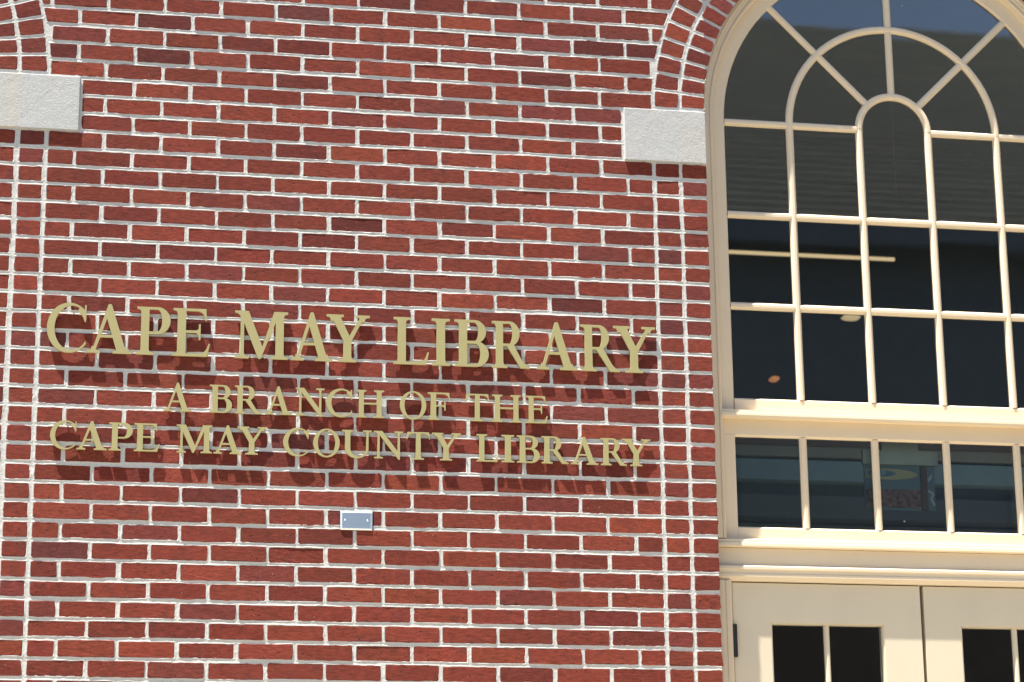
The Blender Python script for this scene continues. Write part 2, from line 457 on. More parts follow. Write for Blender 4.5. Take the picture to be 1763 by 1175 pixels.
dep = 0.0003+0.00135*t+0.00011*n_fine*np.clip(0.2+t, 0, 1)+0.00013*n_mid+0.00015*n_big
dep = dep+0.012*np.clip(-(dist+0.0006+0.0006*n_mid+0.0004*n_big)/0.004, 0, 1.2)
GX, GZ = np.meshgrid(xs, zs)
rr = np.hypot(GX-XC, GZ-ZS); rl = np.hypot(GX-XL, GZ-ZS)
hole = ((GX > XJ+0.001) & (GZ < ZS)) | ((rr < RO-0.001) & (GZ >= ZS)) | ((GX < 2.2352-XJ-0.001) & (GZ < ZS)) | ((rl < RO-0.001) & (GZ >= ZS))
keepv = (dist > -0.0055) & ~hole
cell = (keepv[:-1, :-1] | keepv[1:, :-1] | keepv[:-1, 1:] | keepv[1:, 1:]) & ~(hole[:-1, :-1] | hole[1:, :-1] | hole[:-1, 1:] | hole[1:, 1:])
kk, ii = np.nonzero(cell)
idx = np.stack([kk*nx+ii, kk*nx+ii+1, (kk+1)*nx+ii+1, (kk+1)*nx+ii], 1)
uniq, inv = np.unique(idx, return_inverse=True); inv = inv.reshape(-1)
co = np.stack([GX.ravel()[uniq], dep.ravel()[uniq], GZ.ravel()[uniq]+ZG], 1).astype(np.float32)
me = bpy.data.meshes.new('mortar'); nf = len(kk)
me.vertices.add(len(co)); me.vertices.foreach_set('co', co.ravel())
me.loops.add(nf*4); me.loops.foreach_set('vertex_index', inv.astype(np.int32))
me.polygons.add(nf); me.polygons.foreach_set('loop_start', np.arange(0, nf*4, 4, dtype=np.int32))
me.polygons.foreach_set('use_smooth', np.ones(nf, bool))
me.update(calc_edges=True); me.materials.append(M_mortar)
mo = bpy.data.objects.new('mortar', me); col.objects.link(mo); mo.parent = wall; mo.matrix_parent_inverse = wall_inv
# plain backing mortar around the detailed field (beyond the picture)
bv, bf = [], []
def quad(x0, x1, z0, z1, y=0.0042):
    n = len(bv); bv.extend([(x0, y, z0+ZG), (x1, y, z0+ZG), (x1, y, z1+ZG), (x0, y, z1+ZG)]); bf.append((n, n+1, n+2, n+3))
quad(2.2352-XJ, XJ, -ZG, -2.128); quad(MX-XC-1.85, XC+1.85, 1.028, 1.56); quad(MX-XC-1.85, MX-XC-RO, -ZG, ZS); quad(MX-XC-1.85, MX-XC-RO, ZS, 1.027)
quad(XC+RO, XC+1.85, -ZG, ZS)
nA = 40
for sg, cx in ((1, XC), (-1, XL)):
    for i in range(nA):
        ths = [math.pi*i/nA, math.pi*(i+1)/nA]
        p = []
        for th in ths:
            x, z = cx-sg*math.cos(th)*RO, ZS+math.sin(th)*RO
            p.append((x, z))
        if sg > 0 and p[1][0] < 2.447: continue
        if sg < 0 and p[1][0] > -0.215: continue
        n = len(bv); bv.extend([(p[0][0], .0043, p[0][1]+ZG), (p[1][0], .0043, p[1][1]+ZG), (p[1][0], .0043, 1.029+ZG), (p[0][0], .0043, 1.029+ZG)]); bf.append((n, n+1, n+2, n+3))
quad(XC+RO, XC+1.85, ZS, 1.027)
o = mesh_obj('mortar_backing', bv, bf, M_mortar, wall); o.matrix_parent_inverse = wall_inv; tag(o, kind='stuff')

# ---- pale stone blocks at the springing of both arches
def stone_block(x0, x1):
    V, F = box_vf(x0, x1, -0.0085, 0.10, -0.002+ZG, 0.2055+ZG, 0.003)
    o = mesh_obj('impost_stone', V, F, M_stone, wall); o.matrix_parent_inverse = wall_inv; return o
tag(stone_block(XJ-0.3135, XJ+0.002), 'pale stone block touching the cream window frame')
stone_block(XC+RO-0.002, XC+RO+0.3125); stone_block(MX-XC-RO-0.3125, MX-XC-RO+0.002)
tag(stone_block(2.2352-XJ-0.002, 2.2352-XJ+0.3125), 'pale grey stone block with a shadow under its corner')

# ================================================================= ARCHED WINDOW
def arc(r, n=48, a0=math.pi, a1=0.0, cx=XC, cz=ZS):
    return [(cx+r*math.cos(a0+(a1-a0)*i/n), cz+r*math.sin(a0+(a1-a0)*i/n)) for i in range(n+1)]
GR = 0.680                                    # glass radius / half width
CR = 0.738                                    # casing inner edge
Z_sill, Z_tr, Z_tb, Z_s2 = -0.934, -1.025, -1.363, -1.412
win = empty('arched_window', (XC, 0.05, ZG+Z_sill))
tag(win, 'tall round-headed window in a cream frame with fan-shaped glazing bars over square panes', 'window')
winv = Matrix.Translation((-XC, -0.05, -(ZG+Z_sill)))
def P(o, par_inv):
    o.matrix_parent_inverse = par_inv; return o
zbot = Z_s2-0.002
path = [(XC-CR, zbot)]+arc(CR)+[(XC+CR, zbot)]
cas = [(0.0, 0.12), (0.0, 0.058), (0.003, 0.0545), (0.010, 0.0545), (0.012, 0.0585), (0.017, 0.0585), (0.020, 0.0535), (0.030, 0.0525), (0.032, 0.049), (0.046, 0.049), (0.0462, 0.12)]
P(sweep('casing', path, cas, M_paint, win), winv)
zr = -0.926
path = [(XC-GR, zr)]+arc(GR)+[(XC+GR, zr)]
sash = [(0.0, 0.125), (0.0, 0.1), (0.005, 0.091), (0.0585, 0.0905), (0.0585, 0.125)]
P(sweep('sash_frame', path, sash, M_paint, win), winv)
# bottom rail with a bevelled lip
def rail(name, x0, x1, prof, par, inv, mat=M_paint):
    """prof: (y, Z) closed loop, extruded along X"""
    n = len(prof); V = [(x0, y, z+ZG) for y, z in prof]+[(x1, y, z+ZG) for y, z in prof]
    F = [tuple(range(n)), tuple(reversed(range(n, 2*n)))]+[(i, (i+1) % n, (i+1) % n+n, i+n) for i in range(n)]
    o = mesh_obj(name, V, F, mat, par)
    bm = bmesh.new(); bm.from_mesh(o.data); bmesh.ops.recalc_face_normals(bm, faces=bm.faces[:]); bm.to_mesh(o.data); bm.free()
    return P(o, inv)
rail('bottom_rail', XC-GR+0.0005, XC+GR-0.0005, [(0.125, -0.878), (0.100, -0.878), (0.0925, -0.884), (0.0925, -0.9275), (0.125, -0.9275)], win, winv)
rail('sill', XC-CR-0.004, XC+CR+0.004, [(0.118, -0.9278), (0.078, -0.929), (0.0545, -0.9325), (0.054, -0.942), (0.050, -0.9435), (0.0495, -0.9535), (0.052, -0.9600), (0.118, -0.9602)], win, winv)

MP = [(-0.0145, 0.112), (-0.0145, 0.1015), (-0.0095, 0.0935), (-0.005, 0.090), (0.005, 0.090), (0.0095, 0.0935), (0.0145, 0.1015), (0.0145, 0.112)]
def muntin(pts, sh, par=win, inv=winv, prof=MP): return P(sweep('glazing_bar', pts, prof, M_paint, par, y_shift=sh), inv)
h1, h2, zb = -0.159, -0.520, -0.879
A, B_ = 0.140, 0.4195
for x in (XC-B_, XC-A, XC+A, XC+B_): muntin([(x, zb), (x, ZS)], 0.0)
for z in (h1, h2): muntin([(XC-GR, z), (XC+GR, z)], 0.0016)
muntin([(XC-GR, ZS-0.002), (XC-A, ZS-0.002)], 0.0016); muntin([(XC+A, ZS-0.002), (XC+GR, ZS-0.002)], 0.0016)
muntin(arc(A, 24), -0.0009); muntin(arc(B_, 40), -0.0007)
for a in (45, 90, 135):
    ca, sa = math.cos(math.radians(a)), math.sin(math.radians(a))
    muntin([(XC+A*ca, ZS+A*sa), (XC+(GR+0.004)*ca, ZS+(GR+0.004)*sa)], 0.0027)

def pane(poly, y, par, inv):
    cx = sum(p[0] for p in poly)/len(poly); cz = sum(p[1] for p in poly)/len(poly)
    o = prism('pane', [(x-cx, z-cz-ZG) for x, z in poly], -0.0015, 0.0015, M_glass)
    o.parent = par; o.matrix_parent_inverse = inv
    o.location = (cx, y, cz+ZG); o.rotation_euler = (rng.gauss(0, 0.0012), 0, rng.gauss(0, 0.0012)); return o
YG = 0.1075; cols = [XC-GR-0.003, XC-B_, XC-A, XC+A, XC+B_, XC+GR+0.003]; e = 0.0015
for zt, zb_ in ((ZS, h1), (h1, h2), (h2, zb-0.003)):
    for i in range(5):
        if zt == ZS and i == 2:
            pane([(XC-A+e, h1+e), (XC+A-e, h1+e)]+[(x, z) for x, z in arc(A-e, 16, 0.0, math.pi)], YG, win, winv)
        else:
            pane([(cols[i]+e, zb_+e), (cols[i+1]-e, zb_+e), (cols[i+1]-e, zt-e), (cols[i]+e, zt-e)], YG, win, winv)
for ra, rb in ((A, B_), (B_, GR+0.003)):
    for i in range(4):
        a0, a1 = math.pi*i/4+0.004, math.pi*(i+1)/4-0.004
        pane(arc(rb-e, 12, a0, a1)+arc(ra+e, 8, a1, a0), YG, win, winv)

# ================================================================= TRANSOM LIGHT
tr = empty('transom_window', (XC, 0.05, ZG+Z_s2))
tag(tr, 'low row of square panes in a cream frame between the arched window and the doors', 'window')
tinv = Matrix.Translation((-XC, -0.05, -(ZG+Z_s2)))
rail('top_rail', XC-CR+0.0005, XC+CR-0.0005, [(0.125, -0.9606), (0.0925, -0.9606), (0.0925, -1.017), (0.100, Z_tr), (0.125, Z_tr)], tr, tinv)
for sx in (-1, 1):
    x0, x1 = sorted((XC+sx*(CR-0.0004), XC+sx*(GR+0.003)))
    V, F = box_vf(x0, x1, 0.0915, 0.125, Z_tb+ZG-0.045, Z_tr+ZG+0.007, 0.0015); P(mesh_obj('stile', V, F, M_paint, tr), tinv)
rail('bottom_rail', XC-GR-0.0026, XC+GR+0.0026, [(0.125, Z_tb), (0.100, Z_tb), (0.0922, Z_tb-0.006), (0.0922, Z_s2-0.001), (0.125, Z_s2-0.001)], tr, tinv)
rail('sill', XC-CR-0.044, XC+CR+0.044, [(0.118, Z_s2+0.003), (0.080, Z_s2+0.0015), (0.0545, Z_s2-0.006), (0.0535, Z_s2-0.017), (0.049, Z_s2-0.0195), (0.0485, Z_s2-0.031), (0.054, Z_s2-0.034), (0.118, Z_s2-0.0345)], tr, tinv)
for x in (XC-B_, XC-A, XC+A, XC+B_): muntin([(x, Z_tb-0.002), (x, Z_tr+0.002)], 0.0014, tr, tinv)
for i in range(5): pane([(cols[i]+e, Z_tb-0.002), (cols[i+1]-e, Z_tb-0.002), (cols[i+1]-e, Z_tr+0.002), (cols[i]+e, Z_tr+0.002)], YG, tr, tinv)

# ================================================================= DOOR FRAME
Z_dt = -1.573; Z_db = -ZG+0.13
df = empty('entrance_frame', (XC, 0.05, ZG+Z_db))
tag(df, 'cream moulded frame with flat frieze and lipped head round the double doors', 'door frame')
dinv = Matrix.Translation((-XC, -0.05, -(ZG+Z_db)))
rail('frieze', XC-CR-0.044, XC+CR+0.044, [(0.120, Z_s2-0.0355), (0.0700, Z_s2-0.0355), (0.0700, -1.5105), (0.120, -1.5105)], df, dinv)
rail('head', XC-CR-0.0445, XC+CR+0.0445, [(0.120, -1.511), (0.0695, -1.511), (0.0540, -1.5145), (0.0505, -1.518), (0.0505, -1.5275), (0.0545, -1.5305), (0.0565, -1.5420), (0.0535, -1.5445), (0.0535, -1.5540), (0.0560, -1.5565), (0.0665, -1.5685), (0.120, -1.5690)], df, dinv)
for sx in (-1, 1):
    pth = [(XC+sx*0.7225, Z_db), (XC+sx*0.7225, -1.5692)]
    pf = [(-sx*o*-1, y) for o, y in [(0.0, 0.12), (0.0, 0.0665), (0.008, 0.0565), (0.011, 0.0555), (0.011, 0.0535), (0.024, 0.0535), (0.0265, 0.0575), (0.036, 0.0565), (0.038, 0.0500), (0.060, 0.0495), (0.0602, 0.12)]]
    if sx > 0: pf = [(-o, y) for o, y in [(abs(a), b) for a, b in pf]]
    else: pf = [(abs(o), y) for o, y in pf]
    P(sweep('jamb_casing', pth, pf, M_paint, df), dinv)

# ================================================================= DOORS
def door(x0, x1, g0, g1, label, hinge_x, ry):
    d = empty('entrance_door', (hinge_x, 0.082, ZG+Z_db)); tag(d, label, 'door', 'pair of cream entrance doors')
    inv = Matrix.Translation((-hinge_x, -0.082, -(ZG+Z_db)))
    yf, yb = 0.081, 0.125; zt = Z_dt; gt = -1.7165; gb = Z_db+0.30
    def bx(nm, a, b, c, dd, m=M_doorpaint, y=yf, bev=0.0):
        V, F = box_vf(a, b, y, yb, c+ZG, dd+ZG, bev); return P(mesh_obj(nm, V, F, m, d), inv)
    bx('stile', x0, g0, Z_db+0.01, zt); bx('stile', g1, x1, Z_db+0.01, zt)
    bx('top_rail', g0, g1, gt, zt); bx('bottom_rail', g0, g1, Z_db+0.01, gb)
    lip = [(0.0, 0.118), (0.0, 0.0845), (0.0045, 0.0845), (0.0055, 0.100), (0.0055, 0.118)]
    P(sweep('glazing_bead', [(g0, gt), (g1, gt), (g1, gb), (g0, gb), (g0, gt)], [(-o, y) for o, y in lip], M_doorpaint, d), inv)
    xm = (g0+g1)/2
    mp = [(o*0.72, y-0.0015) for o, y in MP]
    P(sweep('glazing_bar', [(xm, gb), (xm, gt)], mp, M_doorpaint, d), inv)
    zz = gt; step = 0.46
    while zz-step > gb+0.1:
        zz -= step; P(sweep('glazing_bar', [(g0, zz), (g1, zz)], mp, M_doorpaint, d, y_shift=0.0012), inv)
    for a, b in ((g0, xm), (xm, g1)):
        za = gt
        while za > gb+0.1:
            zn = max(gb, za-step) if za-2*step > gb-0.4 else gb
            pane([(a+e, zn+e), (b-e, zn+e), (b-e, za-e), (a+e, za-e)], 0.1065, d, inv)
            za = zn
    return d, inv
D1, i1_ = door(2.5045, 3.2168, 2.6455, 3.0735, 'cream glazed door leaf with a dark hinge, beside the brick jamb', 2.5045, 0)
D2, i2_ = door(3.2310, 3.9410, 3.3690, 3.7970, 'cream glazed door leaf beyond the dark meeting gap', 3.9410, 0)
box('meeting_seal', 3.2170, 3.2310, 0.1235, 0.135, Z_db+0.01, Z_dt-0.002, M_gap, None).parent = D1
bpy.data.objects['meeting_seal'].matrix_parent_inverse = i1_
def cyl(name, x, y, z0, z1, r, mat, par, inv, n=14):
    V = [(x+r*math.cos(2*math.pi*i/n), y+r*math.sin(2*math.pi*i/n), z+ZG) for z in (z0, z1) for i in range(n)]
    F = [tuple(reversed(range(n))), tuple(range(n, 2*n))]+[(i, (i+1) % n, (i+1) % n+n, i+n) for i in range(n)]
    return P(mesh_obj(name, V, F, mat, par), inv)
for z0 in (-1.845, -2.7, -3.9):
    hg = cyl('hinge', 2.5055, 0.0690, z0, z0+0.118, 0.0085, M_hinge, D1, i1_)
    V, F = box_vf(2.5000, 2.5125, 0.0772, 0.0822, z0+ZG, z0+0.118+ZG)
    mesh_obj('hinge_leaf', V, F, M_hinge, hg)

# ================================================================= THE NEIGHBOURING ENTRANCE (beyond the left edge of the picture)
def copy_tree(o, parent=None, dx=0.0):
    c = o.copy(); col.objects.link(c)
    if parent: c.parent = parent; c.matrix_parent_inverse = o.matrix_parent_inverse.copy()
    else: c.location.x += dx
    for ch in [x for x in bpy.data.objects if x.parent == o]: copy_tree(ch, c)
    return c
for src, lab in ((win, 'tall round-headed window of the other entrance, across the lettering from the steel hinge'), (tr, 'low row of panes over the other entrance, across the lettering'),
                 (df, 'cream moulded frame of the other entrance, across the lettering'), (D1, 'cream glazed door leaf of the other entrance, hinged far from the lettering'), (D2, 'cream glazed door leaf of the other entrance, hinged near the lettering')):
    c = copy_tree(src, None, XL-XC); c['label'] = lab

# ================================================================= METAL COVER PLATE
cp = empty('outlet_cover', (1.1235, -0.002, ZG-1.3965)); tag(cp, 'small blank steel outlet cover screwed to the bricks under the lettering', 'cover plate')
cinv = Matrix.Translation((-1.1235, 0.002, -(ZG-1.3965)))
px0, px1, pz0, pz1 = 1.0665, 1.1800, -1.4305, -1.3635
V, F = box_vf(px0-0.001, px1+0.0025, -0.0016, 0.004, pz0-0.0015+ZG, pz1+0.0015+ZG, 0.001); P(mesh_obj('gasket', V, F, M_gap, cp), cinv)
V = []; F = []
ringp = [(0.0, -0.0016), (0.0, -0.0020), (0.0042, -0.0046), (0.0065, -0.0046)]
for ins, y in ringp:
    V += [(px0+ins, y, pz0+ins+ZG), (px1-ins, y, pz0+ins+ZG), (px1-ins, y, pz1-ins+ZG), (px0+ins, y, pz1-ins+ZG)]
for j in range(3):
    for i in range(4): F.append((j*4+i, j*4+(i+1) % 4, (j+1)*4+(i+1) % 4, (j+1)*4+i))
P(mesh_obj('bevelled_rim', V, F, M_steel_edge, cp), cinv)
mesh_o = mesh_obj('plate', [(px0+.0065, -.0045, pz0+.0065+ZG), (px1-.0065, -.0045, pz0+.0065+ZG), (px1-.0065, -.0045, pz1-.0065+ZG), (px0+.0065, -.0045, pz1-.0065+ZG)], [(0, 1, 2, 3)], M_steel, cp); P(mesh_o, cinv)
for xsr in (1.0825, 1.1625):
    n = 12; r = 0.0032
    V = [(xsr+r*math.cos(2*math.pi*i/n), -0.0046, -1.3965+ZG+r*math.sin(2*math.pi*i/n)) for i in range(n)]+[(xsr+r*.6*math.cos(2*math.pi*i/n), -0.0060, -1.3965+ZG+r*.6*math.sin(2*math.pi*i/n)) for i in range(n)]
    F = [tuple(range(n, 2*n))]+[(i, (i+1) % n, (i+1) % n+n, i+n) for i in range(n)]
    P(mesh_obj('screw', V, F, M_steel_edge, cp), cinv)

# ================================================================= LETTERS
def qb(p0, p1, p2, n=6): return [((1-t)**2*p0[0]+2*(1-t)*t*p1[0]+t*t*p2[0], (1-t)**2*p0[1]+2*(1-t)*t*p1[1]+t*t*p2[1]) for t in [i/n for i in range(n+1)]]
def ell(cx, cy, rx, ry, a0, a1, n=28, pw=1.0):
    out = []
    for i in range(n+1):
        a = math.radians(a0+(a1-a0)*i/n); c, s = math.cos(a), math.sin(a)
        out.append((cx+rx*math.copysign(abs(c)**pw, c), cy+ry*math.copysign(abs(s)**pw, s)))
    return out
TS, BR = 4.6, 9.0
def serif(x0, x1, sl, sr, y, d):
    p = [(x0-sl, y), (x1+sr, y), (x1+sr, y+d*TS)]
    p += qb((x1+sr*0.55, y+d*(TS+0.6)), (x1+0.5, y+d*(TS+1.2)), (x1, y+d*(TS+BR))) if sr > 1 else [(x1, y+d*(TS+BR))]
    p += qb((x0, y+d*(TS+BR)), (x0-0.5, y+d*(TS+1.2)), (x0-sl*0.55, y+d*(TS+0.6))) if sl > 1 else [(x0, y+d*(TS+BR))]
    p += [(x0-sl, y+d*TS)]
    return p
def rect(x0, x1, y0, y1): return [(x0, y0), (x1, y0), (x1, y1), (x0, y1)]
def stem(x0, x1, b=(9, 9), t=(9, 9), y0=0, y1=100):
    o = [rect(x0, x1, y0, y1)]
    if b: o.append(serif(x0, x1, b[0], b[1], 0, 1))
    if t: o.append(serif(x0, x1, t[0], t[1], 100, -1))
    return o
def bowl(x0, xr, y0, y1, S=17.5, tt=5.2, tb=5.2, flat=0.42):
    xs_ = x0+(xr-x0)*flat; ym = (y0+y1)/2; ry = (y1-y0)/2
    o = [(x0, y0), (xs_, y0)]+ell(xs_, ym, xr-xs_, ry, -90, 90, 24)+[(x0, y1), (x0, y1-tt), (xs_-1, y1-tt)]
    ryi = (y1-y0-tt-tb)/2; ymi = (y0+tb+y1-tt)/2
    return o+ell(xs_-1, ymi, xr-S-xs_+1, ryi, 90, -90, 22)+[(x0, y0+tb)]
def arm_top(x1, xe): return [(x1-2, 100), (xe-1, 100), (xe+0.5, 75), (xe-2.2, 75)]+qb((xe-3.2, 80), (xe-6, 94.2), (xe-19, 94.8))+[(x1-2, 94.8)]
def arm_bot(x1, xe): return [(x1-2, 0), (xe-5, 0), (xe+1, 27), (xe-2, 27)]+qb((xe-5, 19), (xe-10, 6), (xe-24, 5.4))+[(x1-2, 5.4)]
def arm_mid(x1, xe): return [(x1-2, 49), (xe-11, 49)]+qb((xe-8, 48.5), (xe-4, 46), (xe-3.6, 35))+[(xe, 35), (xe, 68), (xe-3.6, 68)]+qb((xe-4, 57.5), (xe-6, 54.8), (xe-11, 54.2))+[(x1-2, 54.2)]
def glyphs():
    g = {}
    g['I'] = stem(10, 27.5, (10, 10), (10, 10))
    g['L'] = stem(9, 26.5, (9, 0), (9, 10))+[arm_bot(26.5, 76)]
    g['E'] = stem(9, 26.5, (9, 0), (9, 0))+[arm_top(26.5, 69), arm_mid(26.5, 57), arm_bot(26.5, 76)]
    g['F'] = stem(9, 26.5, (9, 11), (9, 0))+[arm_top(26.5, 70), arm_mid(26.5, 57)]
    g['T'] = stem(34, 51.5, (12, 12), None, 0, 97)+[[(3, 100), (82.5, 100), (85.5, 74), (83, 74)]+qb((82, 80), (79, 93.5), (64, 94.6))+[(21.5, 94.6)]+qb((21.5, 94.6), (6.5, 93.5), (2.5, 74))+[(0, 74)]]
    g['H'] = stem(9, 26.5)+stem(74, 91.5)+[rect(25, 75, 48, 54)]
    g['P'] = stem(9, 26.5, (9, 11), (9, 0))+[bowl(25, 72, 43.5, 100, 18)]
    g['B'] = stem(9, 26.5, (9, 0), (9, 0))+[bowl(25, 67, 50, 100, 16.5), bowl(25, 72.5, 0, 54.5, 18)]
    g['R'] = stem(9, 26.5, (9, 10), (9, 0))+[bowl(25, 66.5, 47, 100, 17.5), [(33, 50.5), (52, 50.5)]+qb((70.5, 19), (80, 5), (91, 3.6), 5)+[(91, 0), (68.5, 0)]]
    g['A'] = [[(10.5, 2), (17.5, 2), (50, 97), (43.5, 102)], [(64.5, 2), (84, 2), (51, 101), (49.3, 102.4), (45.2, 102.4), (43.5, 101), (37.6, 84.4)], rect(22, 62, 32.5, 38), serif(10.5, 17.5, 10.5, 11, 0, 1), serif(64.5, 84, 9.5, 11.5, 0, 1)]
    tl = [(0, 100), (22, 100), (22, 88), (13, 84)]+qb((12.5, 86), (11, 95), (0, 95.8), 4)
    g['M'] = stem(12.5, 20, (11, 11), None, 0, 92)+stem(88.5, 106, (10, 9), (0, 9))+[[(9, 100), (29.5, 100), (62.3, 20), (56.5, 0), (51.5, 0)], [(52.5, 3), (56.5, 0), (97, 98), (89, 100), (84.5, 100)], tl]
    g['N'] = stem(12.5, 20, (11, 11), None, 0, 92)+stem(84, 91.5, None, (11, 11), 8, 100)+[[(8, 100), (29, 100), (91.5, 16), (91.5, -3), (87, -3)], tl]
    g['Y'] = [[(9, 98), (29, 98), (54.5, 47), (54.5, 38), (37, 38), (37, 45)], [(46, 49), (54.5, 44), (84, 98), (75.5, 98)], serif(9, 28.5, 9, 9, 100, -1), serif(75.5, 84, 11, 11, 100, -1)]+stem(37, 54.5, (11, 11), None, 0, 46)
    g['U'] = stem(9.5, 27, None, (9.5, 10), 34, 100)+stem(80, 87.5, None, (10.5, 10.5), 34, 100)+[[(9.5, 34.2)]+ell(48.5, 34.2, 39, 36.4, 180, 360, 30)+ell(53.5, 34.2, 26.5, 29.5, 360, 180, 26)]
    g['C'] = [ell(46, 50, 46, 52, 42, 322, 44)+[(79.5, 24.5)]+ell(51.5, 50, 35.6, 46.4, 322, 46, 40), [(77.6, 98), (81, 98), (81, 63.5), (77.8, 63.5)]+qb((77.8, 63.5), (74, 78), (64, 85.5), 5)+[(66, 92), (77.6, 86)]]
    g['O'] = [ell(47.5, 50, 47.5, 52, 90, 270, 30)+ell(47.5, 50, 31.5, 46.8, 270, 90, 30), ell(47.5, 50, 47.5, 52, 90, -90, 30)+ell(47.5, 50, 31.5, 46.8, -90, 90, 30)]
    return g
GL = glyphs()
def letter_mesh(ch, w, h, depth):
    vs, fs = [], []
    for poly in GL[ch]:
        q = [poly[0]]
        for p in poly[1:]:
            if abs(p[0]-q[-1][0])+abs(p[1]-q[-1][1]) > 0.05: q.append(p)
        if abs(q[0][0]-q[-1][0])+abs(q[0][1]-q[-1][1]) < 0.05: q.pop()
        ar = sum(q[i][0]*q[(i+1) % len(q)][1]-q[(i+1) % len(q)][0]*q[i][1] for i in range(len(q)))
        if ar < 0: q.reverse()
        n0 = len(vs); vs += [Vector(p) for p in q]; fs.append(list(range(n0, n0+len(q))))
    ov, oe, of, _, _, orf = delaunay_2d_cdt(vs, [], fs, 0, 0.02)
    tris = [f for f, s in zip(of, orf) if len(s)]
    used = sorted({i for f in tris for i in f}); mp_ = {i: k for k, i in enumerate(used)}
    xs_ = [ov[i].x for i in used]; x0, x1 = min(xs_), max(xs_)
    n = len(used); V = []
    for y in (0.0, depth):
        for i in used: V.append(((ov[i].x-x0)/(x1-x0)*w, y, ov[i].y/100*h))
    F = []; edges = {}
    for f in tris:
        f = [mp_[i] for i in f]
        F.append(tuple(f)); F.append(tuple(i+n for i in reversed(f)))
        for a, b in zip(f, f[1:]+f[:1]): edges[(a, b)] = edges.get((a, b), 0)+1
    for (a, b) in edges:
        if (b, a) not in edges: F.append((b, a, a+n, b+n))
    return V, F
YF, YB = -0.0129, -0.0053
lines = [(-0.8246, 0.1747, 'large gold letter', 'top line', 'large letters of the top line',
  [('CAPE', [('C',.0286,.1652),('A',.1678,.324),('P',.3396,.4571),('E',.4666,.5972)]), ('MAY', [('M',.6839,.8723),('A',.8851,1.0327),('Y',1.0107,1.1656)]),
   ('LIBRARY', [('L',1.2524,1.3803),('I',1.3907,1.4567),('B',1.4745,1.5983),('R',1.6115,1.7492),('A',1.7756,1.9253),('R',1.94,2.083),('Y',2.0621,2.2188)])]),
 (-1.0255, 0.1003, 'small gold letter', 'middle line', 'small letters of the middle line',
  [('A', [('A',.4405,.5381)]), ('BRANCH', [('B',.6,.6793),('R',.6887,.7835),('A',.7961,.8897),('N',.9037,1.0053),('C',1.0121,1.105),('H',1.1198,1.2181)]),
   ('OF', [('O',1.2757,1.3701),('F',1.3764,1.4551)]), ('THE', [('T',1.5131,1.598),('H',1.6101,1.7147),('E',1.7345,1.8123)])]),
 (-1.1725, 0.0995, 'small gold letter', 'bottom line', 'small letters of the bottom line',
  [('CAPE', [('C',.0543,.1446),('A',.1452,.2489),('P',.2557,.3371),('E',.3425,.4298)]), ('MAY', [('M',.4887,.6123),('A',.6174,.7167),('Y',.7003,.8046)]),
   ('COUNTY', [('C',.8612,.9519),('O',.9673,1.0609),('U',1.0697,1.1745),('N',1.1828,1.2865),('T',1.2999,1.383),('Y',1.3914,1.4948)]),
   ('LIBRARY', [('L',1.5522,1.6322),('I',1.6428,1.6882),('B',1.6988,1.7814),('R',1.7889,1.8868),('A',1.8953,1.9958),('R',2.0064,2.1009),('Y',2.0859,2.1903)])])]
STUDS = {'C': [(.14, .5), (.62, .97)], 'O': [(.12, .5), (.88, .5)], 'I': [(.5, .25), (.5, .75)], 'T': [(.5, .2), (.5, .85)], 'Y': [(.5, .15), (.22, .85)], 'A': [(.18, .1), (.76, .12)],
         'U': [(.18, .75), (.87, .75)], 'M': [(.14, .1), (.87, .12)], 'N': [(.16, .1), (.9, .85)], 'H': [(.18, .15), (.82, .15)]}
for base, hh, kind, where, grp, words in lines:
    for word, ls in words:
        for i, (ch, xa, xb) in enumerate(ls):
            V, F = letter_mesh(ch, xb-xa, hh, YB-YF)
            o = mesh_obj('sign_letter', V, F, M_letter)
            o.location = (xa, YF, base+ZG)
            if word == 'A': lab = 'small gold letter A standing alone as a word on the middle line'
            elif word.count(ch) > 1: lab = '%s %s between %s and %s of %s in the %s' % (kind, ch, ls[i-1][0], ls[i+1][0], word, where)
            else: lab = '%s %s of the word %s in the %s' % (kind, ch, word, where)
            tag(o, lab, 'letter', grp)
            for fx, fz in STUDS.get(ch, [(.22, .15), (.22, .85)]):
                n = 8; r = 0.0028; x = fx*(xb-xa); z = fz*hh; y0, y1 = YB-YF-0.0005, -YF+0.0035
                SV = [(x+r*math.cos(2*math.pi*k/n), y, z+r*math.sin(2*math.pi*k/n)) for y in (y0, y1) for k in range(n)]
                mesh_obj('stud', SV, [(k, (k+1) % n, (k+1) % n+n, k+n) for k in range(n)], M_stud, o)

# ================================================================= INSIDE THE BUILDING
M_room = plain('room_paint', (0.14, 0.16, 0.165), 0.9); M_beam1 = plain('teal_board', (0.30, 0.46, 0.50), 0.7); M_beam2 = plain('olive_board', (0.38, 0.38, 0.30), 0.7)
M_beam3 = plain('brown_board', (0.20, 0.14, 0.10), 0.7); M_beam4 = plain('slate_board', (0.13, 0.16, 0.17), 0.7)
x0, x1, y0, y1, z0, z1 = XL-1.6, XC+4.2, 0.14, 7.0, 0.0, ZG+1.5
rv = [(x0,y0,z0),(x1,y0,z0),(x1,y1,z0),(x0,y1,z0),(x0,y0,z1),(x1,y0,z1),(x1,y1,z1),(x0,y1,z1)]
tag(mesh_obj('interior_wall', rv, [(0,1,2,3),(4,7,6,5),(1,5,6,2),(2,6,7,3),(3,7,4,0)], M_room), kind='structure')
sf = empty('interior_bulkhead', (4.0, 1.6, ZG-1.5)); tag(sf, 'dark stepped boards of a bulkhead seen behind the low row of panes', 'bulkhead')
sinv = Matrix.Translation((-4.0, -1.6, -(ZG-1.5)))
